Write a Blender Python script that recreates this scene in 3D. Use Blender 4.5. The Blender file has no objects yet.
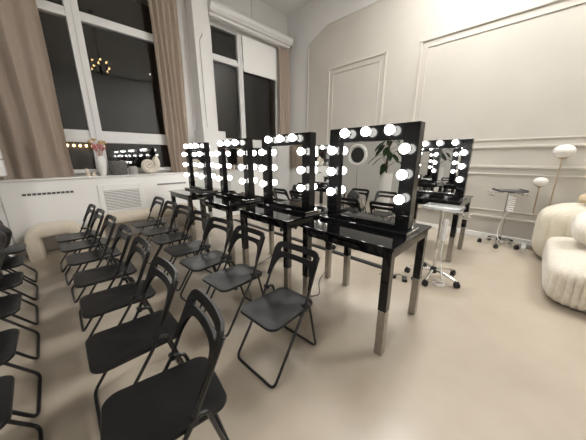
import bpy, bmesh, math, random
from mathutils import Vector, Matrix
random.seed(7)
PI = math.pi
SC = bpy.context.scene
COL = SC.collection
R = math.radians

# ------------------------------------------------------------------ materials
def mat(name, col, rough=0.5, metal=0.0, coat=0.0, spec=0.5, noise=None, bump=None, sheen=0.0, emit=None, strength=0.0):
    m = bpy.data.materials.new(name); m.use_nodes = True
    nt = m.node_tree; b = nt.nodes['Principled BSDF']
    b.inputs['Base Color'].default_value = (*col, 1)
    b.inputs['Roughness'].default_value = rough
    b.inputs['Metallic'].default_value = metal
    b.inputs['Coat Weight'].default_value = coat
    b.inputs['Coat Roughness'].default_value = 0.03
    b.inputs['Specular IOR Level'].default_value = spec
    b.inputs['Sheen Weight'].default_value = sheen
    if emit:
        b.inputs['Emission Color'].default_value = (*emit, 1)
        b.inputs['Emission Strength'].default_value = strength
    tc = nt.nodes.new('ShaderNodeTexCoord')
    if noise:
        sc, amt, det = noise
        n = nt.nodes.new('ShaderNodeTexNoise'); n.inputs['Scale'].default_value = sc; n.inputs['Detail'].default_value = det
        nt.links.new(tc.outputs['Object'], n.inputs['Vector'])
        r = nt.nodes.new('ShaderNodeValToRGB')
        r.color_ramp.elements[0].position = .3; r.color_ramp.elements[1].position = .7
        r.color_ramp.elements[0].color = (*[c*(1-amt) for c in col], 1)
        r.color_ramp.elements[1].color = (*[min(1, c*(1+amt)) for c in col], 1)
        nt.links.new(n.outputs['Fac'], r.inputs['Fac']); nt.links.new(r.outputs['Color'], b.inputs['Base Color'])
    if bump:
        sc, st, dist = bump
        n2 = nt.nodes.new('ShaderNodeTexNoise'); n2.inputs['Scale'].default_value = sc; n2.inputs['Detail'].default_value = 4
        nt.links.new(tc.outputs['Object'], n2.inputs['Vector'])
        bp = nt.nodes.new('ShaderNodeBump'); bp.inputs['Strength'].default_value = st; bp.inputs['Distance'].default_value = dist
        nt.links.new(n2.outputs['Fac'], bp.inputs['Height']); nt.links.new(bp.outputs['Normal'], b.inputs['Normal'])
    return m

M = {}
M['lacquer'] = mat('black_lacquer', (.004, .004, .005), .07, coat=.3, spec=.4, bump=(9, .03, .01))
M['frame'] = mat('black_mirror_frame', (.004, .004, .0045), .14, spec=.3)
M['chair_plastic'] = mat('black_plastic', (.005, .005, .0055), .38, spec=.35, bump=(220, .1, .002))
M['seat'] = mat('black_seat', (.006, .006, .0065), .34, spec=.4, noise=(3, .25, 3), bump=(160, .12, .002))
M['chair_steel'] = mat('black_painted_steel', (.008, .008, .009), .33)
M['steel'] = mat('brushed_steel', (.40, .375, .34), .3, metal=1, noise=(30, .1, 3))
M['chrome'] = mat('chrome', (.75, .75, .74), .12, metal=1)
M['mirror'] = mat('mirror_glass', (.9, .91, .9), .01, metal=1)
M['bulb'] = mat('lit_bulb', (1, 1, 1), .3, emit=(1, .97, .92), strength=9)
M['socket'] = mat('white_socket', (.75, .74, .72), .3)
M['white'] = mat('white_paint', (.80, .795, .78), .5, bump=(40, .05, .003))
M['wallwhite'] = mat('white_wall', (.67, .665, .655), .7, noise=(1.2, .03, 3), bump=(25, .08, .004))
M['ceiling'] = mat('ceiling_white', (.7, .69, .67), .8, bump=(15, .08, .004))
M['upvc'] = mat('white_window_frame', (.66, .66, .655), .4)
M['beige'] = mat('beige_wall', (.49, .465, .415), .62, noise=(1.5, .035, 4), bump=(30, .1, .004))
M['beige_trim'] = mat('beige_moulding', (.53, .50, .445), .5)
M['black_gap'] = mat('dark_slot', (.03, .03, .03), .6)
M['grey_slot'] = mat('grey_slot', (.09, .09, .095), .6)
M['curtain'] = mat('beige_curtain', (.60, .505, .42), .85, sheen=.25, noise=(40, .06, 3), bump=(250, .15, .002))
M['boucle'] = mat('cream_boucle', (.62, .55, .45), .95, sheen=.3, noise=(60, .08, 3), bump=(120, .5, .008))
M['sofa'] = mat('cream_velvet', (.63, .58, .475), .9, sheen=.3, noise=(8, .05, 3), bump=(90, .25, .004))
M['plush'] = mat('cream_plush', (.64, .59, .50), .95, sheen=.4, noise=(25, .08, 4), bump=(70, .45, .01))
M['pillow'] = mat('white_plush', (.76, .71, .63), .95, sheen=.4, noise=(25, .07, 4), bump=(60, .8, .014))
M['pillow2'] = mat('beige_satin', (.66, .55, .38), .6)
M['brass'] = mat('brass', (.46, .37, .26), .3, metal=1)
M['globe'] = mat('opal_globe', (.74, .72, .68), .25)
M['black'] = mat('black_rubber', (.012, .012, .012), .5)
M['whiteplastic'] = mat('white_plastic', (.86, .86, .85), .35)
M['greyplastic'] = mat('dark_tray', (.06, .06, .065), .3)
M['vase'] = mat('white_ceramic', (.78, .77, .75), .35)
M['stone'] = mat('grey_stone', (.13, .127, .125), .85, noise=(40, .3, 4), bump=(60, .6, .01))
M['stone2'] = mat('pale_grey_stone', (.4, .39, .37), .85, noise=(40, .2, 4), bump=(60, .5, .01))
M['shell'] = mat('cream_shell', (.66, .61, .53), .6, noise=(20, .06, 3))
M['shellgap'] = mat('shell_groove', (.36, .31, .25), .8)
M['pink'] = mat('dried_pink', (.5, .2, .2), .8)
M['gold'] = mat('dried_gold', (.45, .3, .12), .7)
M['cream'] = mat('cream_figurine', (.72, .62, .52), .6)
M['leaf'] = mat('green_leaf', (.03, .065, .022), .45)
M['stem'] = mat('brown_stem', (.1, .07, .04), .7)
M['bag'] = mat('dark_bag_fabric', (.03, .029, .028), .55, noise=(14, .5, 4), bump=(22, .9, .03))
M['ring'] = mat('white_ring_diffuser', (.8, .8, .79), .4)
M['warm'] = mat('warm_candle_bulb', (1, .8, .5), .3, emit=(1, .62, .25), strength=14)
M['panel'] = mat('added_fill_diffuser', (1, 1, 1), .4, emit=(1, .98, .95), strength=17)  # glow of the added fill panels overhead, out of view
M['wood'] = mat('walnut_veneer', (.16, .09, .055), .45, noise=(6, .25, 4))
M['dusk'] = mat('night_facade', (.02, .02, .022), .9)

def floor_mat():
    m = bpy.data.materials.new('polished_beige_concrete'); m.use_nodes = True
    nt = m.node_tree; b = nt.nodes['Principled BSDF']; L = nt.links.new
    tc = nt.nodes.new('ShaderNodeTexCoord')
    n1 = nt.nodes.new('ShaderNodeTexNoise'); n1.inputs['Scale'].default_value = 1.1; n1.inputs['Detail'].default_value = 7; n1.inputs['Roughness'].default_value = .6
    L(tc.outputs['Object'], n1.inputs['Vector'])
    r1 = nt.nodes.new('ShaderNodeValToRGB')
    r1.color_ramp.elements[0].position = .32; r1.color_ramp.elements[1].position = .72
    r1.color_ramp.elements[0].color = (.40, .345, .275, 1); r1.color_ramp.elements[1].color = (.47, .41, .335, 1)
    L(n1.outputs['Fac'], r1.inputs['Fac']); L(r1.outputs['Color'], b.inputs['Base Color'])
    n2 = nt.nodes.new('ShaderNodeTexNoise'); n2.inputs['Scale'].default_value = 2.5; n2.inputs['Detail'].default_value = 3
    L(tc.outputs['Object'], n2.inputs['Vector'])
    r2 = nt.nodes.new('ShaderNodeMapRange'); r2.inputs['To Min'].default_value = .21; r2.inputs['To Max'].default_value = .29
    L(n2.outputs['Fac'], r2.inputs['Value']); L(r2.outputs['Result'], b.inputs['Roughness'])
    n3 = nt.nodes.new('ShaderNodeTexNoise'); n3.inputs['Scale'].default_value = 7; n3.inputs['Detail'].default_value = 5; n3.inputs['Distortion'].default_value = .6
    L(tc.outputs['Object'], n3.inputs['Vector'])
    bp = nt.nodes.new('ShaderNodeBump'); bp.inputs['Strength'].default_value = .05; bp.inputs['Distance'].default_value = .01
    L(n3.outputs['Fac'], bp.inputs['Height']); L(bp.outputs['Normal'], b.inputs['Normal'])
    b.inputs['Specular IOR Level'].default_value = .5
    return m
M['floor'] = floor_mat()

def glass_mat():
    m = bpy.data.materials.new('window_glass'); m.use_nodes = True
    b = m.node_tree.nodes['Principled BSDF']
    b.inputs['Base Color'].default_value = (.8, .82, .82, 1)
    b.inputs['Roughness'].default_value = 0.0
    b.inputs['IOR'].default_value = 1.52
    b.inputs['Transmission Weight'].default_value = 1.0
    return m
M['glass'] = glass_mat()
def acrylic():
    m = bpy.data.materials.new('clear_acrylic'); m.use_nodes = True
    b = m.node_tree.nodes['Principled BSDF']
    b.inputs['Base Color'].default_value = (.93, .95, .95, 1)
    b.inputs['Roughness'].default_value = .12
    b.inputs['Transmission Weight'].default_value = .55
    return m
M['acrylic'] = acrylic()

# ------------------------------------------------------------------ mesh helpers
def box(bm, x0, x1, y0, y1, z0, z1, bev=0.0, seg=2, mtx=None):
    t = bmesh.new()
    bmesh.ops.create_cube(t, size=1)
    for v in t.verts:
        v.co = Vector(((v.co.x+.5)*(x1-x0)+x0, (v.co.y+.5)*(y1-y0)+y0, (v.co.z+.5)*(z1-z0)+z0))
    if bev > 0:
        bmesh.ops.bevel(t, geom=list(t.edges), offset=bev, segments=seg, affect='EDGES', profile=.5)
    if mtx: t.transform(mtx)
    me = bpy.data.meshes.new('t'); t.to_mesh(me); t.free(); bm.from_mesh(me); bpy.data.meshes.remove(me)

def tube(bm, pts, r, n=8, closed=False, caps=True):
    pts = [Vector(p) for p in pts]; N = len(pts); rings = []
    rr = r if isinstance(r, (list, tuple)) else [r]*N
    up = None
    for i, p in enumerate(pts):
        a = pts[(i-1) % N] if (closed or i > 0) else p
        b = pts[(i+1) % N] if (closed or i < N-1) else p
        t = (b-a).normalized()
        if up is None:
            up = Vector((0, 0, 1)) if abs(t.z) < .9 else Vector((1, 0, 0))
        s = t.cross(up)
        if s.length < 1e-4: s = t.cross(Vector((0, 1, 0)))
        s.normalize(); u = s.cross(t).normalized(); up = u
        rings.append([bm.verts.new(p + (s*math.cos(2*PI*k/n) + u*math.sin(2*PI*k/n))*rr[i]) for k in range(n)])
    for i in range(N if closed else N-1):
        A, B = rings[i], rings[(i+1) % N]
        for k in range(n):
            bm.faces.new((A[k], A[(k+1) % n], B[(k+1) % n], B[k]))
    if caps and not closed:
        bm.faces.new(rings[0][::-1]); bm.faces.new(rings[-1])

def rounded(pts, rad, n=5, closed=False):
    """polyline with filleted corners"""
    P = [Vector(p) for p in pts]; out = []; N = len(P)
    for i in range(N):
        if not closed and i in (0, N-1): out.append(P[i]); continue
        a, p, b = P[i-1], P[i], P[(i+1) % N]
        d1 = (a-p); d2 = (b-p); q = min(rad, d1.length*.45, d2.length*.45)
        s = p+d1.normalized()*q; e = p+d2.normalized()*q
        for k in range(n+1):
            t = k/n
            out.append(s*(1-t)**2 + p*2*t*(1-t) + e*t*t)
    return out

def lathe(bm, prof, c=(0, 0, 0), n=24, cap=True, mtx=None):
    rings = []; new = []
    for r, z in prof:
        ring = [bm.verts.new((c[0]+r*math.cos(2*PI*k/n), c[1]+r*math.sin(2*PI*k/n), c[2]+z)) for k in range(n)]
        rings.append(ring); new += ring
    for A, B in zip(rings, rings[1:]):
        for k in range(n):
            bm.faces.new((A[k], A[(k+1) % n], B[(k+1) % n], B[k]))
    if cap:
        bm.faces.new(rings[0][::-1]); bm.faces.new(rings[-1])
    if mtx:
        for v in new: v.co = mtx @ v.co

def ball(bm, c, r, seg=16, sc=(1, 1, 1)):
    m = Matrix.Translation(c) @ Matrix.Diagonal((*sc, 1))
    bmesh.ops.create_uvsphere(bm, u_segments=seg, v_segments=max(6, seg//2), radius=r, matrix=m)

def loft(bm, outline, levels, cap=True):
    """outline [(x,y)], levels [(scale, z, dx)] about the outline's centre"""
    cx = sum(p[0] for p in outline)/len(outline); cy = sum(p[1] for p in outline)/len(outline)
    n = len(outline); rings = []
    for s, z in levels:
        rings.append([bm.verts.new((cx+(x-cx)*s, cy+(y-cy)*s, z(x, y) if callable(z) else z)) for x, y in outline])
    for A, B in zip(rings, rings[1:]):
        for k in range(n): bm.faces.new((A[k], A[(k+1) % n], B[(k+1) % n], B[k]))
    if cap:
        bm.faces.new(rings[0][::-1]); bm.faces.new(rings[-1])

def rrect(x0, x1, y0, y1, r, n=6):
    out = []
    for cx, cy, a in ((x1-r, y1-r, 0), (x0+r, y1-r, 90), (x0+r, y0+r, 180), (x1-r, y0+r, 270)):
        for k in range(n+1):
            t = R(a+90*k/n); out.append((cx+r*math.cos(t), cy+r*math.sin(t)))
    return out

def superq(bm, c, s, e1=.35, e2=.35, nu=48, nv=24, disp=None, mtx=None):
    g = lambda w, m: math.copysign(abs(w)**m, w)
    def se(a, e):
        c, q = math.cos(a), math.sin(a); r_ = (abs(c)**(2/e)+abs(q)**(2/e))**(-e/2); return c*r_, q*r_
    def pt(u, v):
        cu, su = se(u, e2); cv, sv = se(v, e1)
        p = Vector((s[0]*cv*cu, s[1]*cv*su, s[2]*sv))
        if disp:
            k = abs(cv)**(2/e1-1)
            nrm = Vector((k*g(cu, 2/e2-1)/s[0], k*g(su, 2/e2-1)/s[1], g(sv, 2/e1-1)/s[2]))
            nrm = nrm.normalized() if nrm.length > 1e-9 else Vector((0, 0, 1))
            p = p + nrm*disp(p, nrm)
        p = p + Vector(c)
        return mtx @ p if mtx else p
    rows = []
    for j in range(1, nv):
        v = -PI/2 + PI*j/nv
        rows.append([bm.verts.new(pt(-PI+2*PI*i/nu, v)) for i in range(nu)])
    for A, B in zip(rows, rows[1:]):
        for k in range(nu): bm.faces.new((A[k], A[(k+1) % nu], B[(k+1) % nu], B[k]))
    bm.faces.new(rows[0][::-1]); bm.faces.new(rows[-1])

def obj(name, bm, m, parent=None, smooth=False, loc=None):
    bmesh.ops.recalc_face_normals(bm, faces=bm.faces)
    me = bpy.data.meshes.new(name); bm.to_mesh(me); bm.free()
    if m is not None: me.materials.append(m)
    if smooth:
        try: me.shade_smooth()
        except Exception:
            for p in me.polygons: p.use_smooth = True
        try: me.set_sharp_from_angle(angle=R(38))
        except Exception: pass
    o = bpy.data.objects.new(name, me); COL.objects.link(o)
    if parent is not None: o.parent = parent
    if loc: o.location = loc
    return o
def B(): return bmesh.new()
def tag(o, label=None, cat=None, group=None, kind=None):
    if label: o['label'] = label
    if cat: o['category'] = cat
    if group: o['group'] = group
    if kind: o['kind'] = kind
    return o
def thing(name, label, cat, loc=(0, 0, 0), rz=0, group=None):
    o = bpy.data.objects.new(name, None); COL.objects.link(o)
    o.empty_display_size = .1
    o.location = loc; o.rotation_euler = (0, 0, rz)
    return tag(o, label, cat, group)
def kids(o): return [c for c in bpy.data.objects if c.parent is o]
def dup(o, parent=None):
    c = o.copy(); COL.objects.link(c)
    if parent is not None: c.parent = parent
    for k in kids(o): dup(k, c)
    return c
def place(proto, first, loc, rz, label, group=None):
    r = proto if first else dup(proto)
    r.location = loc; r.rotation_euler = (0, 0, rz); r['label'] = label
    if group: r['group'] = group
    return r
def struct(name, bm, m, label=None, cat=None, parent=None, smooth=False):
    o = obj(name, bm, m, parent, smooth)
    if parent is None: tag(o, label, cat, None, 'structure')
    return o

# ------------------------------------------------------------------ camera
H = 1.55
F = 241.0
yaw, pitch, roll = R(45), R(14.58), R(-.15)
fw = Vector((math.sin(yaw)*math.cos(pitch), math.cos(yaw)*math.cos(pitch), -math.sin(pitch)))
r0 = Vector((math.cos(yaw), -math.sin(yaw), 0)); u0 = r0.cross(fw)
rt = math.cos(roll)*r0 + math.sin(roll)*u0; ut = -math.sin(roll)*r0 + math.cos(roll)*u0
cam = bpy.data.cameras.new('camera'); co = bpy.data.objects.new('camera', cam); COL.objects.link(co)
co.matrix_world = Matrix(((rt.x, ut.x, -fw.x, 0), (rt.y, ut.y, -fw.y, 0), (rt.z, ut.z, -fw.z, H), (0, 0, 0, 1)))
cam.sensor_fit = 'HORIZONTAL'; cam.sensor_width = 36; cam.lens = F/586*36
cam.clip_start = .05; cam.clip_end = 100
SC.camera = co

# ------------------------------------------------------------------ room shell
XL, XR, YB, YF, ZC = -4.3, 5.93, -4.2, 6.15, 5.66
b = B(); box(b, XL-.2, XR+.2, YB-.2, YF+.4, -.12, 0); struct('floor', b, M['floor'], 'polished beige concrete floor', 'floor')
b = B(); box(b, XL-.2, XR+.2, YB-.2, YF+.4, ZC, ZC+.12); struct('ceiling', b, M['ceiling'], 'high white ceiling', 'ceiling')
b = B(); box(b, XR, XR+.2, YB-.2, YF+.4, 0, ZC); struct('wall_right', b, M['wallwhite'], 'white end wall carrying the beige panelling', 'wall')
b = B(); box(b, XL-.2, XL, YB-.2, YF+.4, 0, ZC); struct('wall_left', b, M['wallwhite'], 'white wall seen in the mirrors', 'wall')
b = B(); box(b, XL, XR, YB-.2, YB, 0, ZC); struct('wall_front', b, M['wallwhite'], 'white wall behind the camera', 'wall')

# window wall with three openings
WZ0, WZ1 = 1.27, 4.64
OPEN = [(-3.4, -1.1), (-.45, 2.42), (3.26, 5.42)]
b = B()
xs = [XL] + [v for o in OPEN for v in o] + [XR]
for i in range(0, len(xs), 2): box(b, xs[i], xs[i+1], YF, YF+.28, 0, ZC)
for a, c in OPEN:
    box(b, a, c, YF, YF+.28, 0, WZ0); box(b, a, c, YF, YF+.28, WZ1, ZC)
struct('wall_back', b, M['wallwhite'], 'white window wall', 'wall')
# left pier next to the curtain
b = B(); box(b, -1.05, -.585, 5.28, YF, 0, ZC); struct('trim_1', b, M['wallwhite'], 'white wall pier at the left edge', 'pier')
# pilaster between the windows
b = B(); box(b, 2.80, 3.17, 5.82, YF, 2.17, ZC, .006); box(b, 3.17, 3.27, 5.97, YF, 1.2, 4.9, .004)
struct('trim_2', b, M['wallwhite'], 'white pilaster between the two windows', 'pilaster')
b = B(); box(b, 2.72, 3.29, 5.64, YF, 1.222, 2.17, .008); struct('trim_3', b, M['wallwhite'], 'white plinth at the foot of the pilaster', 'plinth')

def window(n, x0, x1, mull, label, blind=False):
    root = thing('window_%d' % n, label, 'window', (0, 0, 0)); root['kind'] = 'structure'
    y0, y1 = 6.06, 6.2
    b = B()
    box(b, x0, x0+.07, y0, y1, WZ0, WZ1, .006); box(b, x1-.07, x1, y0, y1, WZ0, WZ1, .006)
    box(b, x0, x1, y0, y1, WZ0, WZ0+.07, .006); box(b, x0, x1, y0, y1, WZ1-.06, WZ1, .006)
    for m0, m1 in mull:
        box(b, m0, m1, y0-.01, y1, WZ0, WZ1, .006)
        box(b, (m0+m1)/2-.006, (m0+m1)/2+.006, y0-.022, y0, WZ0, WZ1)
    box(b, x0, x1, y0-.005, y1, 3.85, 3.93, .006); box(b, x0, x1, y0+.02, y1, 3.93, 4.0, .006)
    box(b, x0, x1, y0-.005, y1, 1.83, 1.93, .006); box(b, x0, x1, y0+.02, y1, 1.93, 2.05, .006)
    obj('window_frame', b, M['upvc'], root)
    b = B(); box(b, x0+.04, x1-.04, 6.125, 6.137, WZ0+.04, WZ1-.03); obj('glass', b, M['glass'], root)
    return root
window(1, OPEN[1][0], OPEN[1][1], [(.69, .88)], 'tall white framed window at the left, dark night glass')
window(2, OPEN[2][0], OPEN[2][1], [(4.04, 4.18)], 'tall white framed window behind the mirrors')
window(3, OPEN[0][0], OPEN[0][1], [(-1.95, -1.55)], 'tall white framed window seen only in the mirrors')
# outdoors: the dark facade of the house across the yard
b = B(); box(b, -14, 16, 12.5, 13, -6, 14); struct('wall_outside', b, M['dusk'], 'dark facade across the yard at night', 'facade')

sl = thing('string_lights', 'string of warm lights outside, low in the left window', 'string lights', (0, 0, 0))
b = B(); tube(b, [(.46+.075*k, 12.49, 2.06-.03*math.sin(k*PI/3)**2) for k in range(19)], .014, 5); obj('wire', b, M['black'], sl)
for k in range(8):
    b = B(); ball(b, (.52+.18*k, 12.465, 2.0), .036, 10, (1, 1, 1.3)); obj('light', b, M['warm'], sl, True)
# beige panelled wall: raised panel with clipped corner
b = B()
ol = [(5.27, 0), (5.27, 4.6), (4.61, 4.92), (4.10, 5.63), (YB, 5.63), (YB, 0)]
ol = [(5.27, 0), (5.27, 4.62), (4.60, 4.93), (YB, 4.93), (YB, 0)]
vs = [b.verts.new((XR, y, z)) for y, z in ol]; f = b.faces.new(vs)
ex = bmesh.ops.extrude_face_region(b, geom=[f])
for v in ex['geom']:
    if isinstance(v, bmesh.types.BMVert): v.co.x -= .03
struct('wall_right_panel', b, M['beige'], 'beige plaster panel wall with a clipped upper corner', 'wall').name = 'wall_beige'
b = B(); XB = XR-.03
tube(b, [(XB, 5.255, 0), (XB, 5.255, 4.61), (XB, 4.595, 4.915), (XB, YB, 4.915)], .014, 6)
struct('trim_4', b, M['beige_trim'], 'thin pale border along the edge of the beige wall', 'moulding')
def moulding(n, y0, y1, z0, z1, label):
    b = B()
    def fr(d, w, t):
        a0, a1, c0, c1 = y0+d, y1-d, z0+d, z1-d
        box(b, XB-t, XB+.002, a0, a0+w, c0, c1, .004, 1); box(b, XB-t, XB+.002, a1-w, a1, c0, c1, .004, 1)
        box(b, XB-t, XB+.002, a0, a1, c0, c0+w, .004, 1); box(b, XB-t, XB+.002, a0, a1, c1-w, c1, .004, 1)
    fr(0, .016, .014); fr(.016, .03, .026); fr(.046, .012, .012); fr(.15, .022, .016)
    struct('trim_%d' % n, b, M['beige_trim'], label, 'moulding')
moulding(5, 2.87, 4.52, 1.69, 3.87, 'narrow rectangular wall moulding')
moulding(6, -3.6, 2.18, 1.69, 3.86, 'wide rectangular wall moulding')
moulding(7, -3.6, 4.9, .40, 1.40, 'long low wall moulding under the wide one')
b = B(); box(b, XB-.02, XB+.002, YB, 5.26, 0, .10, .006); struct('baseboard_right', b, M['white'], 'white baseboard under the beige wall', 'baseboard')

# ------------------------------------------------------------------ radiator cover along the window wall
rc = thing('radiator_cover', 'long white radiator cover under the windows', 'radiator cover', (0, 0, 0))
b = B(); box(b, -.58, XR-.002, 5.75, YF-.002, 0, 1.195, .01)
obj('cover_panel', b, M['white'], rc)
b = B(); box(b, -.58, XR-.002, 5.725, YF-.06, 1.195, 1.22, .006)
obj('sill', b, M['white'], rc)
for x0, x1, z in ((-.36, .27, .975), (1.62, 2.23, .99), (3.55, 4.2, .99)):
    vent = B(); n = 11; w = (x1-x0)/n
    for k in range(n): box(vent, x0+k*w+.006, x0+(k+1)*w-.006, 5.744, 5.752, z-.017, z+.017)
    obj('slot_vent', vent, M['grey_slot'], rc)
b = B(); box(b, .60, .68, 5.728, 5.75, .46, 1.06, .006); box(b, 1.26, 1.34, 5.728, 5.75, .46, 1.06, .006)
box(b, .68, 1.26, 5.728, 5.75, .94, 1.06, .006); box(b, .68, 1.26, 5.728, 5.75, .46, .55, .006)
gr = obj('grille_frame', b, M['white'], rc)
b = B(); box(b, .68, 1.26, 5.742, 5.749, .55, .94); obj('grille_back', b, M['grey_slot'], gr)
b = B()
for k in range(13):
    z = .565+k*.03
    box(b, .68, 1.26, 5.724, 5.744, z-.010, z+.009, .003, 1)
obj('slats', b, M['white'], gr)
# cord hanging on the pilaster
cd = thing('hanging_cord', 'thin white cord on a hook on the pilaster', 'cord', (2.93, 5.815, 0))
b = B(); tube(b, [(0, 0, 4.12), (.0, -.03, 4.12), (.02, -.045, 4.15), (.03, -.03, 4.2)], .008, 6); obj('hook', b, M['steel'], cd)
b = B(); tube(b, [(0, -.02, 4.12), (-.03, -.01, 4.05), (-.03, -.006, 3.2), (-.02, -.006, 2.25)], .006, 6); obj('cord', b, M['stone2'], cd)

# curtain track / pelmet over the right window
pel = thing('curtain_track', 'white curtain track box over the right window', 'curtain track', (0, 0, 0))
b = B(); lathe(b, [(.085, 3.18), (.085, 5.72)], n=20); 
b.transform(Matrix.Translation((0, 5.78, 4.83)) @ Matrix.Rotation(PI/2, 4, 'Y')); 
obj('tube_housing', b, M['upvc'], pel, True)
b = B(); box(b, 3.18, 5.72, 5.74, 5.93, 4.70, 4.76, .008); box(b, 3.18, 5.70, 5.80, 5.9, 4.64, 4.70, .008)
for k in range(3): box(b, 3.18, 5.7, 5.733, 5.745, 4.704+k*.02, 4.712+k*.02)
obj('rail', b, M['upvc'], pel)
b = B(); box(b, 5.70, 5.76, 5.74, 6.14, 4.68, 4.78, .01); box(b, 5.68, 5.74, 5.70, 5.76, 4.6, 4.7, .01); obj('bracket', b, M['steel'], pel)
b = B(); tube(b, [(4.35, 5.8, 4.9), (4.35, 5.8, ZC)], .006, 6); obj('suspension_rod', b, M['steel'], pel)
bl = B(); box(bl, 4.19, 5.345, 6.03, 6.045, 3.79, 4.62); lathe(bl, [(.02, 0), (.02, 1.155)], n=12, mtx=Matrix.Translation((4.19, 6.035, 3.79)) @ Matrix.Rotation(PI/2, 4, 'Y'))
tag(obj('roller_blind', bl, M['white']), 'white roller blind over upper right window pane', 'blind')

def curtain(x0, x1, z0, z1, y, nf, label, amp=.05, lean=0.0):
    b = B(); n = nf*10; nz = 14; g = []
    ph = [random.uniform(-.6, .6) for _ in range(nf+1)]; am = [random.uniform(.6, 1.2) for _ in range(nf+1)]
    for j in range(nz+1):
        t = j/nz; z = z0+(z1-z0)*t; row = []
        for i in range(n+1):
            s = i/n; k = min(nf, int(s*nf+.5))
            c = math.sin(2*PI*nf*s + ph[k]*(1-t)*.8)
            yy = y - amp*am[k]*c*(1-.35*t) - .012*math.sin(5*z+9*s)
            xx = x0+(x1-x0)*s + lean*(1-t)*(s-.5) + .018*math.sin(2*z+7*s)*(1-t)
            row.append(b.verts.new((xx, yy, z)))
        g.append(row)
    for j in range(nz):
        for i in range(n):
            b.faces.new((g[j][i], g[j][i+1], g[j+1][i+1], g[j+1][i]))
    ex = bmesh.ops.solidify(b, geom=list(b.faces), thickness=.006)
    o = obj('curtain', b, M['curtain'], None, True)
    return tag(o, label, 'curtain', 'beige window curtains')
curtain(-.56, .34, 1.225, 5.3, 5.90, 4, 'wide beige curtain at the left edge', .07)
curtain(1.95, 2.52, 1.225, 5.3, 5.90, 5, 'gathered beige curtain left of the pilaster', .045, -.1)
curtain(5.33, 5.76, 1.225, 4.63, 5.88, 4, 'narrow beige curtain in the corner right of the far window', .04)
curtain(-2.55, -1.75, 1.225, 5.3, 5.95, 5, 'beige curtain beyond the pier, seen in the mirrors', .05)

# wall box on the pier
wb = thing('wall_box', 'white wall box with small handle at the left edge', 'wall box', (0, 0, 0))
b = B(); box(b, -.584, -.425, 5.36, 5.6, 1.30, 2.1, .012); obj('body', b, M['white'], wb)
b = B(); box(b, -.47, -.44, 5.335, 5.365, 1.52, 1.545, .005); tube(b, [(-.455, 5.345, 1.53), (-.40, 5.34, 1.53)], .007, 6); obj('handle', b, M['steel'], wb)

# ------------------------------------------------------------------ sill ornaments
SZ = 1.221
v = thing('vase', 'tall white faceted vase with dried pink flowers', 'vase', (.75, 5.86, SZ))
b = B()
prof = [(.045, 0), (.062, .06), (.075, .16), (.08, .24), (.066, .32), (.055, .36)]
rings = []
for j, (r_, z) in enumerate(prof):
    rings.append([b.verts.new((r_*math.cos(2*PI*(k+.5*(j % 2))/8), r_*math.sin(2*PI*(k+.5*(j % 2))/8), z)) for k in range(8)])
for j in range(len(rings)-1):
    A, C = rings[j], rings[j+1]
    for k in range(8):
        if j % 2 == 0:
            b.faces.new((A[k], A[(k+1) % 8], C[k])); b.faces.new((A[(k+1) % 8], C[(k+1) % 8], C[k]))
        else:
            b.faces.new((A[k], C[(k+1) % 8], C[k])); b.faces.new((A[k], A[(k+1) % 8], C[(k+1) % 8]))
b.faces.new(rings[0][::-1])
obj('vase_body', b, M['vase'], v)
b = B()
for k in range(9):
    a = 2*PI*k/9; d = .03+.012*(k % 3); tip = Vector((.11*math.cos(a)*(.6+.05*(k % 4)), .07*math.sin(a), .50+.03*(k % 3)))
    tube(b, [(0, 0, .3), (d*math.cos(a), d*math.sin(a), .4), tip], .003, 5)
    for q in range(5): ball(b, tip+Vector((random.uniform(-.02, .02), random.uniform(-.02, .02), -.035+q*.014)), .018, 8, (1, .8, 1))
obj('pink_flowers', b, M['pink'], v, True)
b = B()
for k in range(8):
    a = 2*PI*k/8+.3; tip = Vector((.11*math.cos(a), .06*math.sin(a), .58+.03*(k % 3)))
    tube(b, [(0, 0, .32), (.02*math.cos(a), .02*math.sin(a), .45), tip], .0025, 5)
    for q in range(3): ball(b, tip+Vector((random.uniform(-.025, .025), 0, q*.012)), .014, 8, (1.4, .8, .8))
obj('golden_sprigs', b, M['gold'], v, True)
def figurine(x, h, label):
    r_ = thing('figurine', label, 'ornament', (x, 5.80, SZ), 0, 'small cream figurines on the sill')
    b = B()
    lathe(b, [(.03, 0), (.036, .012), (.034, .03), (.022, .036)], n=14); obj('base', b, M['cream'], r_, True)
    b = B(); ball(b, (0, 0, .05), .03, 12, (1, .8, .85))
    if h > .09: ball(b, (.004, 0, .095), .028, 12, (1, .85, .8)); ball(b, (-.01, 0, .125), .02, 10)
    obj('body', b, M['cream'], r_, True)
figurine(.515, .14, 'taller cream figurine on the sill left of the vase')
figurine(.605, .08, 'shorter round cream figurine on the sill beside the vase')
def pot(x, y, r_, h, m, label, braid=True):
    t = thing('pot', label, 'pot', (x, y, SZ))
    b = B(); prof = [(r_*.75, 0), (r_*.92, h*.2), (r_, h*.6), (r_*.97, h*.97), (r_*.9, h), (r_*.85, h*.97), (r_*.8, h*.5)]
    lathe(b, prof, n=28)
    obj('body', b, m, t, True)
    b = B()
    for k in range(12):
        a0 = 2*PI*k/12
        for sg in (1, -1):
            tube(b, [((r_*(.9+.1*min(1, q/3)))*math.cos(a0+sg*q*.16), (r_*(.9+.1*min(1, q/3)))*math.sin(a0+sg*q*.16), h*(.1+.8*q/5)) for q in range(6)], .007*r_/.12, 5)
    obj('braided_relief', b, m, t, True)
pot(1.0, 5.86, .145, .27, M['stone'], 'round dark grey textured pot on the sill')
pot(1.24, 5.83, .075, .16, M['stone2'], 'small pale grey pot between the dark pot and the shell')
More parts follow.
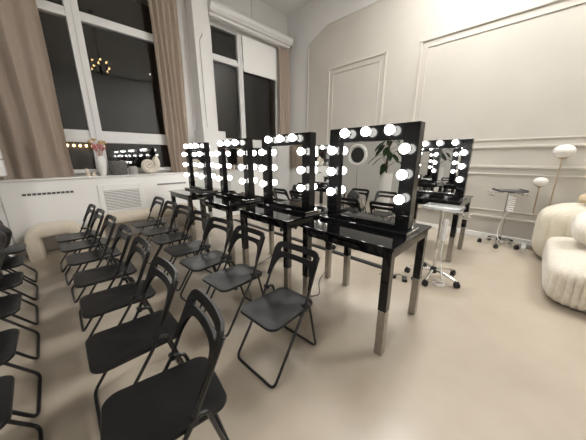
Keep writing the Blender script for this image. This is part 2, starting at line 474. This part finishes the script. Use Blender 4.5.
# spiral shell
sh = thing('spiral_shell', 'cream spiral shell sculpture standing on the sill', 'shell ornament', (1.595, 5.84, SZ))
b = B(); N = 150
def sp(t):   # t in 0..1 : growing spiral
    turns = 2.72; a = -turns*2*PI*(1-t) + R(52)
    rr = .022*math.exp(math.log(.255/.024)*t)
    return a, rr
CX, CZ = -.055, .165
outer = []
cuts = []
for i in range(N+1):
    t = i/N; a, rr = sp(t); w = .36*rr+.003
    mid = Vector((CX+rr*.77*math.cos(a), 0, CZ+rr*.77*math.sin(a)))
    rad = Vector((math.cos(a), 0, math.sin(a)))
    ring = []
    for k in range(10):
        q = 2*PI*k/10
        ring.append(b.verts.new(mid + rad*w*math.cos(q)*.82 + Vector((0, 1, 0))*math.sin(q)*w*.75))
    if cuts:
        for k in range(10): b.faces.new((cuts[-1][k], cuts[-1][(k+1) % 10], ring[(k+1) % 10], ring[k]))
    cuts.append(ring)
b.faces.new(cuts[0][::-1]); b.faces.new(cuts[-1])
zmin = min(v_.co.z for v_ in b.verts); dz = -zmin
for v_ in b.verts: v_.co.z += dz
obj('whorl', b, M['shell'], sh, True)
b = B()
for off in (.60, .77, .94):
    pts = []
    for i in range(60, N+1, 3):
        t = i/N; a, rr = sp(t); w = .36*rr
        pts.append((CX+rr*off*math.cos(a), -.735*w*math.sqrt(max(0.05, 1-((off-.77)/.3)**2)) - .001, CZ+dz+rr*off*math.sin(a)))
    tube(b, pts, .0035, 5)
obj('groove_lines', b, M['shellgap'], sh, True)

# ------------------------------------------------------------------ folding chairs
TD = Vector((.175, 0, .385)).normalized()        # tube direction (front floor -> back top), chair faces -x, front bar at x=0
def make_chair():
    root = thing('folding_chair', 'black folding chair', 'chair')
    ox = -.24                                   # centre the chair on its origin
    HW = .212
    top = Vector((.486, 0, .828))
    b = B()
    loop = [(top.x, -HW, top.z), (.315, -HW, .46), (.0, -HW, .012), (.0, HW, .012), (.315, HW, .46), (top.x, HW, top.z)]
    tube(b, [Vector(p)+Vector((ox, 0, 0)) for p in rounded(loop, .05)], .0105, 8)
    obj('front_leg_frame', b, M['chair_steel'], root, True)
    hin = Vector((.332, 0, .495))
    b = B(); hw = .19
    loop = [(hin.x, -hw-.012, hin.z), (.392, -hw-.008, .49), (.51, -hw, .012), (.51, hw, .012), (.392, hw+.008, .49), (hin.x, hw+.012, hin.z)]
    tube(b, [Vector(p)+Vector((ox, 0, 0)) for p in rounded(loop, .05)], .0105, 8)
    obj('rear_leg_frame', b, M['chair_steel'], root, True)
    for s in (-1, 1):
        b = B(); lathe(b, [(.017, -.018), (.017, .018)], n=12, mtx=Matrix.Translation((hin.x+ox, s*.207, hin.z)) @ Matrix.Rotation(PI/2, 4, 'X'))
        obj('hinge', b, M['chair_steel'], root, True)
    b = B()
    tube(b, [(.30+ox, -.205, .425), (.30+ox, .205, .425)], .008, 6)
    tube(b, [(.12+ox, -.16, .432), (.12+ox, .16, .432)], .008, 6)
    for s in (-1, 1): tube(b, [(.07+ox, s*.165, .434), (.42+ox, s*.165, .426)], .008, 6)
    obj('seat_bracket', b, M['chair_steel'], root, True)
    # seat
    ol = []
    for (x, y) in rrect(.01, .503, -.197, .197, .06, 7):
        t = (x-.01)/.493
        y *= (.98 + .02*math.sin(PI*min(1, t*1.2))) if t < .6 else 1-.1*((t-.6)/.4)**1.5
        if t < .2: x += .012*(abs(y)/.197)**2
        ol.append((x+ox, y))
    zt = lambda d: (lambda x, y: .452 + d - .010*((x-ox)/.475) + .010*(abs(y)/.2)**2.5*0 - .004)
    b = B()
    loft(b, ol, [(.90, zt(-.020)), (.975, zt(-.02)), (1.0, zt(-.013)), (1.0, zt(-.003)), (.985, zt(.003)), (.94, zt(.0035)), (.7, zt(-.001)), (.35, zt(-.004)), (.08, zt(-.005))])
    obj('seat', b, M['seat'], root, True)
    # backrest
    W, th = .225, .019
    topo = Vector((.508, 0, .866)); nrm = Vector((TD.z, 0, -TD.x))      # points to the back (+x)
    ys = sorted(set([-W+2*W*i/40 for i in range(41)] + [-.175, -.171, -.163, .163, .171, .175]))
    def stop(y):
        a = abs(y); r_ = .065; e = a-(W-r_)
        return .010*(a/W)**2 + (r_-math.sqrt(max(0, r_*r_-e*e)) if e > 0 else 0)
    def sbot(y):
        t = min(1, abs(y)/.205); return .126 + .05*t**4 + .13*t**11
    def slot(y):
        a = abs(y)
        if a >= .175: return None
        h = .0165*math.sqrt(max(0, 1-max(0, (a-.155)/.02)**2)); c = .066+.010*(a/W)**2
        return c-h, c+h
    def P(y, s, side):
        bend = -.030*(y/W)**2+.012
        return topo - TD*s + nrm*(bend + (th/2 if side else -th/2)) + Vector((ox, y, 0))
    b = B()
    def strip(y0, y1, a0, a1, c0, c1):      # from (a) to (c) at each column
        q = [[b.verts.new(P(y, s, sd)) for sd in (0, 1)] for y, s in ((y0, a0), (y1, a1), (y1, c1), (y0, c0))]
        b.faces.new([v_[0] for v_ in q]); b.faces.new([v_[1] for v_ in q][::-1])
        for (i, j) in ((0, 1), (2, 3)): b.faces.new((q[i][0], q[i][1], q[j][1], q[j][0]))
        return q
    for y0, y1 in zip(ys, ys[1:]):
        s0, s1 = slot(y0), slot(y1)
        if abs(y0) <= .1751 and abs(y1) <= .1751 and (s0 or s1):
            c = .066+.010*(.175/W)**2
            s0 = s0 or (c, c); s1 = s1 or (c, c)
            strip(y0, y1, stop(y0), stop(y1), s0[0], s1[0]); strip(y0, y1, s0[1], s1[1], sbot(y0), sbot(y1))
        else:
            strip(y0, y1, stop(y0), stop(y1), sbot(y0), sbot(y1))
    for y in (-W, W):
        q = [b.verts.new(P(y, s, sd)) for s, sd in ((stop(y), 0), (stop(y), 1), (sbot(y), 1), (sbot(y), 0))]; b.faces.new(q)
    bmesh.ops.remove_doubles(b, verts=b.verts, dist=.0004)
    obj('backrest', b, M['chair_plastic'], root, True)
    return root

proto = make_chair(); used = False
def chair(x, y, rz, label, group):
    global used
    r_ = place(proto, not used, (x, y, 0), rz, label, group); used = True; return r_
ORD = ['nearest the camera', 'second from the camera', 'third from the camera', 'fourth from the camera', 'fifth from the camera', 'sixth from the camera', 'farthest from the camera']
YA = [1.24, 1.91, 2.46, 2.99, 3.56, 4.06, 4.68]
XA = [1.054, 1.075, 1.07, 1.075, 1.075, 1.07, 1.08]
XB = [.181, .195, .215, .212, .195, .165, .135]
for i, y in enumerate(YA):
    chair(XA[i], y, R([3, 4, 4, 3, 3, 2, 2][i]), 'black folding chair %s in the row beside the mirror tables' % ORD[i], 'folding chairs in the row along the mirror tables')
YBm = [1.05, 1.65, 2.28, 2.88, 3.53, 4.1, 4.63]
for i, y in enumerate(YBm):
    chair(XB[i], y, R([-8, -1, -1, -1, 1, 1, 1][i]), 'black folding chair %s in the middle row' % ORD[i], 'folding chairs in the middle row')
YC = [1.60, 2.12, 2.74, 3.32, 3.93, 4.50]
ORC = ['nearest the camera', 'second from the camera', 'third from the camera', 'fourth from the camera', 'fifth from the camera', 'farthest from the camera']
for i, y in enumerate(YC):
    chair(-.535-.012*i, y, PI+R([1, -1, 0, 1, -1, 0][i]), 'black folding chair %s in the left edge row' % ORC[i], 'folding chairs in the left row facing right')
for i, y in enumerate(YC[2:]):
    b = B()
    rnd = random.Random(i)
    ph = [rnd.uniform(0, 6) for _ in range(4)]
    superq(b, (0, 0, .18), (.095, .12, .18), .7, .8, 28, 18, lambda p, n: .016*math.sin(26*p.z+ph[0]+8*p.y)+.014*math.sin(31*p.y+ph[1]+12*p.z)+.01*math.sin(40*p.x+ph[2]))
    zm = min(v_.co.z for v_ in b.verts)
    for v_ in b.verts: v_.co.z -= zm
    o = obj('bag', b, M['bag'], None, True)
    o.location = (-.535-.008*i, y+.02, .4515)
    tag(o, 'dark crumpled bag on the left-row chair %s' % ORC[i+2], 'bag', 'dark bags on the left row of chairs')

# ------------------------------------------------------------------ mirror tables
def make_table():
    root = thing('makeup_table', 'black table', 'table')           # origin at the floor under its centre; long side along y
    DX, DY, ZT = .42, .45, .93
    b = B(); box(b, -DX, DX, -DY, DY, ZT-.022, ZT, .004); obj('tabletop', b, M['lacquer'], root)
    b = B()
    for s in (-1, 1):
        box(b, s*(DX-.032)-.011, s*(DX-.032)+.011, -DY+.02, DY-.02, ZT-.095, ZT-.022)
        box(b, -DX+.02, DX-.02, s*(DY-.032)-.011, s*(DY-.032)+.011, ZT-.095, ZT-.022)
    obj('apron', b, M['lacquer'], root)
    for sx in (-1, 1):
        for sy in (-1, 1):
            x, y, h = sx*(DX-.052), sy*(DY-.052), .033
            b = B(); box(b, x-h, x+h, y-h, y+h, .40, ZT-.022, .003, 1); lg = obj('leg', b, M['lacquer'], root)
            b = B(); box(b, x-h+.002, x+h-.002, y-h+.002, y+h-.002, 0, .40, .003, 1)
            for q in (.30, .36): lathe(b, [(.006, -.002), (.006, .002)], n=8, mtx=Matrix.Translation((x-h+.001, y, q)) @ Matrix.Rotation(PI/2, 4, 'Y'))
            obj('steel_foot', b, M['steel'], lg)
    return root
BULBS = [(-.205, .79), (0, .79), (.205, .79)] + [(s*.335, z) for s in (-1, 1) for z in (.645, .45, .255)]
def script_mark():
    b = B(); pts = []
    for i in range(40):
        t = i/39; pts.append((0, .055-.11*t, .014*math.sin(t*21)*(1-.5*t)+.012*t))
    tube(b, pts, .0012, 4)
    tube(b, [(0, .045, -.012), (0, .02, .024), (0, .005, .026)], .0012, 4)
    return b
def make_mirror():
    root = thing('vanity_mirror', 'black vanity mirror with bulbs', 'mirror')   # origin on the table top, faces -x (and +x on its back)
    hw, dx, z0, z1 = .41, .05, .032, .875
    b = B(); box(b, -.135, .135, -.43, .45, 0, .032, .004); obj('base', b, M['lacquer'], root)
    b = B(); box(b, -.132, .132, -.437, -.43, .001, .031, .002, 1); obj('base_end_plate', b, M['chrome'], root)
    b = B()
    box(b, -dx, dx, -hw, -hw+.115, z0, z1, .003, 1); box(b, -dx, dx, hw-.115, hw, z0, z1, .003, 1)
    box(b, -dx, dx, -hw+.115, hw-.115, z1-.125, z1, .003, 1); box(b, -dx, dx, -hw+.115, hw-.115, z0, z0+.03, .003, 1)
    obj('frame', b, M['frame'], root)
    b = B(); box(b, -.012, .012, -hw+.10, hw-.10, z0+.02, z1-.11); obj('mirror_glass', b, M['mirror'], root)
    for sd in (-1, 1):
        for (y, z) in BULBS:
            b = B(); mm = Matrix.Translation((sd*dx, y, z+.035)) @ Matrix.Rotation(sd*PI/2, 4, 'Y')
            lathe(b, [(.026, 0), (.026, .012), (.019, .016), (.018, .026)], n=16, mtx=mm)
            so = obj('socket', b, M['socket'], root, True)
            b = B(); ball(b, (0, 0, 0), .038, 20)
            lathe(b, [(.016, -.040), (.018, -.031), (.028, -.02)], n=16, cap=False)
            b.transform(mm @ Matrix.Translation((0, 0, .062)))
            obj('bulb', b, M['bulb'], so, True)
    for s in (-1, 1):
        m_ = script_mark(); m_.transform(Matrix.Translation((-dx-.001, s*(hw-.058), .125)) @ Matrix.Diagonal((1, .62, .8, 1)))
        o = obj('script_logo', m_, M['socket'], root); o['label'] = 'small white handwritten script mark'
    for s in (-1, 1):
        b = B(); box(b, -dx-.006, -dx, s*(hw-.058)-.045, s*(hw-.058)+.045, .05, .155, .002, 1); obj('switch_panel', b, M['frame'], root)
    return root
tp = make_table(); mp = make_mirror()
MY = [(.67, 1), (1.745, 2), (2.89, 3), (4.18, 4)]
TX = 2.02
names = ['nearest the camera', 'second from the camera', 'third from the camera', 'farthest from the camera']
for i, (ye, _) in enumerate(MY):
    yc = ye+.41
    place(tp, i == 0, (TX, yc-.02, 0), 0, 'black lacquer table %s in the front row, behind the chairs' % names[i], 'black mirror tables in the front row')
    place(mp, i == 0, (TX+.03, yc, .931), 0, 'bulb-framed black vanity mirror %s in the front row' % names[i], 'vanity mirrors in the front row')
nm2 = ['standing at the right, closest to the wire trolleys', 'hidden behind the nearest front mirror', 'showing in the gap between the nearest front mirrors']
for i, ye in enumerate((.74, 1.86, 3.02)):
    yc = ye+.41
    t = dup(tp); t.location = (4.46, yc-.02, 0); t['label'] = 'black back-row table, ' + nm2[i]; t['group'] = 'black mirror tables in the back row'
    m_ = dup(mp); m_.location = (4.455, yc, .931); m_['label'] = 'bulb-framed back-row mirror, ' + nm2[i]; m_['group'] = 'vanity mirrors in the back row'

# ------------------------------------------------------------------ trolleys
def trolley(x, y, zt, rz, label, kind, arm=0.0, R_=.305):
    t = thing('salon_trolley', label, 'trolley', (x, y, 0), rz, 'rolling salon trolleys')
    b = B(); lathe(b, [(.019, .1), (.019, zt-.03)], n=14); obj('pole', b, M['chrome'], t, True)
    b = B(); lathe(b, [(.03, .07), (.045, .085), (.045, .12), (.03, .15), (.022, .16)], n=16); obj('hub', b, M['black'], t, True)
    for k in range(5):
        a = 2*PI*k/5+arm; c, s = math.cos(a), math.sin(a)
        b = B(); tube(b, [(.03*c, .03*s, .115), (.16*c, .16*s, .108), (R_*c, R_*s, .078)], [.018, .016, .012], 8); lg = obj('base_arm', b, M['chrome'], t, True)
        b = B(); mm = Matrix.Translation((R_*c, R_*s, .036)) @ Matrix.Rotation(a+.9*k, 4, 'Z') @ Matrix.Rotation(PI/2, 4, 'X')
        lathe(b, [(.026, -.026), (.036, -.021), (.036, -.007), (.026, -.005), (.026, .005), (.036, .007), (.036, .021), (.026, .026)], n=16, mtx=mm)
        box(b, R_*c-.02, R_*c+.02, R_*s-.02, R_*s+.02, .06, .084, .006)
        obj('caster', b, M['black'], lg, True)
    if kind == 'clear':
        b = B(); box(b, -.15, .15, -.20, .20, zt-.03, zt-.02, .003)
        box(b, -.15, -.144, -.20, .20, zt-.02, zt+.005); box(b, .144, .15, -.20, .20, zt-.02, zt+.005)
        box(b, -.144, .144, -.20, -.194, zt-.02, zt+.005); box(b, -.144, .144, .194, .20, zt-.02, zt+.005)
        obj('tray', b, M['acrylic'], t)
    else:
        b = B(); box(b, -.15, .15, -.2, .2, zt-.025, zt-.005, .006); box(b, -.15, .15, -.2, -.188, zt-.005, zt+.012, .003); box(b, -.15, .15, .188, .2, zt-.005, zt+.012, .003)
        box(b, -.1, .1, -.04, .04, zt-.045, zt-.025)
        obj('tray', b, M['greyplastic'], t)
    b = B()
    for s in ((-1,) if kind == 'clear' else (-1, 1)):
        for q in (-1, 1):
            tube(b, [(.06*q+.042*math.cos(a_), s*.25+.042*math.sin(a_), zt-.06) for a_ in [2*PI*i/16 for i in range(16)]], .006, 6, True)
            tube(b, [(.06*q+.036*math.cos(a_), s*.25+.036*math.sin(a_), zt-.10) for a_ in [2*PI*i/16 for i in range(16)]], .005, 6, True)
            tube(b, [(0, s*.03, zt-.04), (.05*q, s*.15, zt-.06), (.06*q, s*.208, zt-.06), (.06*q, s*.214, zt-.10)], .005, 5)
    obj('tool_holder', b, M['chrome'], t, True)
    return t
trolley(3.37, .75, .96, R(0), 'chrome trolley with clear tray standing right of the front tables', 'clear', R(36))
trolley(5.56, .29, 1.0, R(25), 'chrome trolley with dark tray against the beige wall', 'dark', R(10), .27)
trolley(3.58, 2.30, .9, R(40), 'chrome trolley mostly hidden behind the second front table', 'clear')
trolley(3.58, 3.9, .9, R(5), 'chrome trolley mostly hidden behind the third front table', 'clear')

def strip_on_pole(x, y, z, label, n=4):
    t = thing('power_strip', label, 'power strip', (x, y, z), R(45))
    b = B(); box(b, -.03, .03, -.02, .02, -.14, .14, .008); obj('body', b, M['whiteplastic'], t)
    for k in range(n):
        b = B(); lathe(b, [(.018, 0), (.02, .006), (.016, .007), (.014, .002)], n=14, mtx=Matrix.Translation((0, -.02, -.1+k*.067)) @ Matrix.Rotation(PI/2, 4, 'X'))
        obj('outlet', b, M['whiteplastic'], t, True)
    return t
strip_on_pole(3.375, .695, .66, 'white power strip hanging on the trolley with the clear tray')
cbl = B(); tube(cbl, rounded([(3.375, .69, .52), (3.33, .69, .36), (3.33, .66, .2), (3.27, .62, .06), (3.25, .58, .008), (3.17, .66, .008), (3.22, .72, .008), (3.3, .62, .02), (3.2, .56, .02), (3.14, .62, .01), (3.2, .7, .01)], .06), .005, 6)
tag(obj('white_cable', cbl, M['whiteplastic'], None, True), 'white cable looping on the floor under the clear-tray trolley', 'cable')
# coiled hose on the wall trolley
co_ = B(); pts = []
for i in range(90):
    a = i/89*2*PI*7; pts.append((5.50+.045*math.cos(a), .235+.045*math.sin(a), .90-.26*i/89))
tube(co_, pts, .010, 6)
pts = [pts[-1], (5.47, .30, .5), (5.5, .33, .25), (5.44, .30, .14), (5.40, .22, .10)]
tube(co_, rounded(pts, .1), .006, 6)
tag(obj('coiled_cable', co_, M['whiteplastic'], None, True), 'white coiled cable hanging on the trolley by the beige wall', 'cable')
for i, (x, y, rz, l) in enumerate(((3.02, .98, 25, 'black power adapter on the floor nearest the trolley hub'), (3.14, .88, -30, 'black power adapter lying between trolley arms'), (3.0, 1.14, 80, 'black power adapter beside the floor cable duct'))):
    t = thing('power_adapter', l, 'power adapter', (x, y, 0), R(rz), 'black power adapters on the floor')
    b = B(); box(b, -.055, .055, -.03, .03, 0, .04, .01); obj('body', b, M['black'], t)
    b = B(); tube(b, rounded([(.05, 0, .02), (.10, .01, .012), (.14, .05, .008), (.12, .1, .008)], .03), .004, 5); obj('lead', b, M['black'], t, True)
b = B()
prof = [(-.05, 0), (-.035, .022), (.035, .022), (.05, 0)]
A_ = [b.verts.new((3.17+px, 1.33, pz)) for px, pz in prof]; C_ = [b.verts.new((3.17+px, 5.3, pz)) for px, pz in prof]
b.faces.new(A_); b.faces.new(C_[::-1])
for k in range(4): b.faces.new((A_[k], C_[k], C_[(k+1) % 4], A_[(k+1) % 4]))
tag(obj('cable_duct', b, M['black']), 'long black cable duct on the floor behind the front tables', 'cable duct')
def cable(pts, label, m='black', r_=.005):
    b = B(); tube(b, rounded(pts, .15, 6), r_, 6)
    return tag(obj('floor_cable', b, M[m], None, True), label, 'cable', 'cables on the floor')
cable([(3.13, 1.31, .008), (3.0, 1.25, .006), (2.95, 1.18, .006)], 'short black cable joining the floor duct to the adapters')
cable([(2.60, 1.9, .006), (2.2, 1.75, .006), (1.95, 1.5, .006), (1.75, 1.78, .006), (1.5, 1.65, .006), (1.3, 1.9, .006), (1.5, 2.3, .006)], 'black cable curling on the floor between the two nearest tables')
cable([(2.7, 3.0, .006), (2.3, 2.8, .006), (1.9, 2.68, .006), (1.6, 2.72, .006), (1.4, 2.95, .006)], 'black cable on the floor between second and third tables')

# ------------------------------------------------------------------ benches
def bench(x0, x1, label, h=.46):
    yf, yb = 5.20, 5.64; th = .19
    b = B(); N = 44; path = []
    loop = rounded([(x0+th/2, 0, 0), (x0+th/2, 0, h-th/2), (x1-th/2, 0, h-th/2), (x1-th/2, 0, 0)], .14, 8)
    pts = []
    for a, c in zip(loop, loop[1:]):
        n = max(1, int((c-a).length/.06))
        for k in range(n): pts.append(a.lerp(c, k/n))
    pts.append(loop[-1])
    cross = []
    for k in range(28):
        q = 2*PI*k/28; f = lambda w: math.copysign(abs(w)**.5, w)
        cross.append((f(math.cos(q))*th/2, f(math.sin(q))*(yb-yf)/2))
    prev = None
    for i, p in enumerate(pts):
        t = (pts[min(i+1, len(pts)-1)]-pts[max(i-1, 0)]).normalized(); nn = Vector((-t.z, 0, t.x))
        e = 1.0 if 0 < i < len(pts)-1 else .93
        ring = [b.verts.new(p + nn*a*e + Vector((0, (yf+yb)/2+c*e, 0))) for a, c in cross]
        if prev:
            for k in range(28): b.faces.new((prev[k], prev[(k+1) % 28], ring[(k+1) % 28], ring[k]))
        else: b.faces.new(ring)
        prev = ring
    b.faces.new(prev[::-1])
    tag(obj('bench', b, M['boucle'], None, True), label, 'bench')
bench(-.44, .27, 'short cream arched bench under the left window', .53)
bench(.35, 2.25, 'long cream arched bench under the wall grille, right of the short one', .56)

# ------------------------------------------------------------------ sofa, lamp
sf = thing('sofa', 'cream channelled sofa at the right edge', 'sofa', (0, 0, 0))
def ribs(p, n): return .032*abs(math.sin(PI*(p.y)/.058))**.6*(1-.8*abs(n.y))*(1 if p.z < .1 else max(.2, 1-(p.z-.1)*9)) - .012
b = B(); superq(b, (4.36, -1.27, .245), (.85, 1.02, .24), .36, .22, 1100, 44, ribs)
zm = min(v_.co.z for v_ in b.verts)
for v_ in b.verts: v_.co.z = max(.012, v_.co.z)
obj('seat_base', b, M['plush'], sf, True)
def chan(p, n): return .05*(abs(math.sin(PI*(p.x+.16)/.24))**.5*(1-abs(n.x))+abs(math.sin(PI*(p.y+.05)/.17))**.5*(1-abs(n.y))) - .045
b = B(); superq(b, (5.40, -1.22, .42), (.43, 1.10, .42), .42, .35, 420, 40, chan)
for v_ in b.verts: v_.co.z = max(.012, v_.co.z)
obj('backrest', b, M['sofa'], sf, True)
b = B()
for x in (3.75, 4.9):
    for y in (-.55, -2.1): box(b, x-.03, x+.03, y-.03, y+.03, 0, .03)
obj('feet', b, M['black'], sf)
def cushion(c, s, rot, m, label):
    b = B(); mm = Matrix.Translation(c) @ Matrix.Rotation(rot[2], 4, 'Z') @ Matrix.Rotation(rot[1], 4, 'Y') @ Matrix.Rotation(rot[0], 4, 'X')
    superq(b, (0, 0, 0), s, .75, .55, 36, 18, None, mm)
    return tag(obj('cushion', b, M[m], None, True), label, 'cushion', 'cushions on the sofa')
cushion((4.55, -.72, .71), (.26, .30, .17), (0, R(-22), 0), 'pillow', 'big white plush cushion lying on the sofa seat')
cushion((5.42, -.68, .975), (.17, .17, .085), (0, R(10), R(40)), 'pillow2', 'small beige satin cushion on top of the sofa back')

lp = thing('floor_lamp', 'brass floor lamp with two white globes behind the sofa', 'lamp', (5.72, -.23, 0))
b = B(); lathe(b, [(.13, 0), (.14, .006), (.14, .016), (.02, .022)], n=28); obj('base', b, M['brass'], lp, True)
b = B(); tube(b, [(0, 0, .02), (0, 0, 1.53)], .010, 10); obj('tall_stem', b, M['brass'], lp, True)
b = B(); tube(b, rounded([(0, 0, .60), (0, .06, .58), (-.0, .17, .60), (0, .17, .72), (0, .17, 1.075)], .08), .010, 10); obj('short_stem', b, M['brass'], lp, True)
for y, z, r_, l in ((0, 1.63, .128, 'larger upper globe'), (.17, 1.15, .095, 'smaller lower globe')):
    b = B(); ball(b, (0, y, z), r_, 28, (1, 1, .8)); o = obj('globe_shade', b, M['globe'], lp, True); o['label'] = l
    b = B(); lathe(b, [(.02, z-r_*.8-.02), (r_*.38, z-r_*.8-.006), (r_*.40, z-r_*.8+.012)], (0, y, 0), 18); obj('shade_cap', b, M['brass'], lp, True)
# plug board by the wall
ps = thing('extension_socket', 'white extension socket on the floor at the beige wall', 'power strip', (5.70, -.05, 0), R(0))
b = B(); box(b, -.14, .14, -.03, .03, 0, .045, .01); obj('body', b, M['whiteplastic'], ps)
b = B(); tube(b, rounded([(-.13, 0, .02), (-.2, -.015, .01), (-.26, .0, .01), (-.3, -.02, .01)], .06), .005, 6); obj('lead', b, M['whiteplastic'], ps, True)

# ------------------------------------------------------------------ things that show in the mirrors / glass
rl = thing('ring_light', 'round ring light on a tripod stand, seen in the nearest mirror', 'ring light', (-1.6, 3.34, 0))
b = B(); tube(b, [(0, .235*math.cos(a), 1.60+.235*math.sin(a)) for a in [2*PI*i/40 for i in range(40)]], .042, 10, True); obj('ring', b, M['ring'], rl, True)
b = B(); lathe(b, [(.19, -.012), (.19, .012)], n=32, mtx=Matrix.Translation((-.02, 0, 1.60)) @ Matrix.Rotation(PI/2, 4, 'Y')); obj('centre_plate', b, M['black'], rl, True)
b = B(); tube(b, [(-.03, 0, .35), (-.03, 0, 1.34)], .012, 8); obj('pole', b, M['steel'], rl, True)
for k in range(3):
    a = 2*PI*k/3+.5; b = B(); tube(b, [(-.03, 0, .75), (-.03+.42*math.cos(a), .42*math.sin(a), .012)], .011, 8); obj('leg', b, M['steel'], rl, True)
pl = thing('potted_plant', 'leafy green plant in a tall white planter, seen in the nearest mirror', 'plant', (-2.35, 2.88, 0))
b = B(); lathe(b, [(.13, 0), (.15, .3), (.17, 1.12), (.17, 1.14), (.15, 1.14), (.145, 1.05)], n=28); obj('planter', b, M['vase'], pl, True)
b = B(); lf = B()
for k in range(16):
    a = 2.4*k; h = 1.3+.05*(k % 11)+.03*k; L_ = .10+.16*((k*7) % 5)/4
    tip = Vector((L_*math.cos(a), L_*math.sin(a), h)); tube(b, [(0, 0, 1.05), (.03*math.cos(a), .03*math.sin(a), h-.15), tip], [.012, .009, .005], 6)
    d = Vector((math.cos(a), math.sin(a), -.55)).normalized(); w = Vector((-math.sin(a), math.cos(a), 0)); ln = .26+.05*(k % 3)
    prev = None; up = d.cross(w)
    for j in range(8):
        t = j/7; ww = .075*math.sin(PI*min(1, t*.93+.05))**.8
        c = tip + d*ln*t + Vector((0, 0, -.09*t*t))
        row = [lf.verts.new(c-w*ww+up*.012), lf.verts.new(c), lf.verts.new(c+w*ww+up*.012)]
        if prev:
            lf.faces.new((prev[0], prev[1], row[1], row[0])); lf.faces.new((prev[1], prev[2], row[2], row[1]))
        prev = row
bmesh.ops.solidify(lf, geom=list(lf.faces), thickness=.003)
obj('stems', b, M['stem'], pl, True); obj('leaves', lf, M['leaf'], pl, True)
# chandelier reflected in the left window
ch = thing('chandelier', 'small dark chandelier with warm bulbs reflected in the left window', 'chandelier', (1.71, 2.3, -.52))
b = B(); tube(b, [(0, 0, 4.75), (0, 0, ZC+.519)], .01, 6); lathe(b, [(.05, ZC+.48), (.06, ZC+.519)], n=16); lathe(b, [(.02, 4.5), (.05, 4.6), (.03, 4.75)], n=16); obj('stem', b, M['black'], ch, True)
for k in range(8):
    a = 2*PI*k/8; rr = .26 if k % 2 else .17; z = 4.66 if k % 2 else 4.86
    b = B(); tube(b, rounded([(0, 0, 4.6), (rr*.6*math.cos(a), rr*.6*math.sin(a), 4.55), (rr*math.cos(a), rr*math.sin(a), z-.05), (rr*math.cos(a), rr*math.sin(a), z)], .06), .007, 6); ar = obj('arm', b, M['black'], ch, True)
    b = B(); ball(b, (rr*math.cos(a), rr*math.sin(a), z+.03), .022, 10, (1, 1, 1.5)); obj('candle_bulb', b, M['warm'], ar, True)
# unseen ceiling panels, added as soft fill to brighten the room
for i, (x, y, l) in enumerate(((4.35, 1.3, 'above the mirror tables'), (5.05, -1.8, 'above the sofa'), (-3.4, .2, 'left of the camera'))):
    c_ = thing('added_fill_panel', 'added square white fill panel on the ceiling, the one %s' % l, 'ceiling lamp', (x, y, ZC), 0, 'added ceiling fill panels')
    b = B(); box(b, -.62, .62, -.62, .62, -.08, -.001, .01); obj('housing', b, M['white'], c_)
    b = B(); box(b, -.58, .58, -.58, .58, -.095, -.08, .004); obj('diffuser', b, M['panel'], c_)

# ------------------------------------------------------------------ world, view
w = bpy.data.worlds.new('night'); SC.world = w; w.use_nodes = True
w.node_tree.nodes['Background'].inputs['Color'].default_value = (.012, .014, .02, 1)
w.node_tree.nodes['Background'].inputs['Strength'].default_value = .3
vs_ = SC.view_settings
vs_.view_transform = 'Standard'; vs_.look = 'None'; vs_.gamma = 1; vs_.exposure = 1.28; vs_.use_curve_mapping = False
try:
    SC.cycles.caustics_reflective = False; SC.cycles.caustics_refractive = False
    SC.cycles.sample_clamp_indirect = 4.0
    SC.cycles.max_bounces = 10; SC.cycles.diffuse_bounces = 5; SC.cycles.glossy_bounces = 5
    SC.cycles.use_denoising = True
except Exception:
    pass
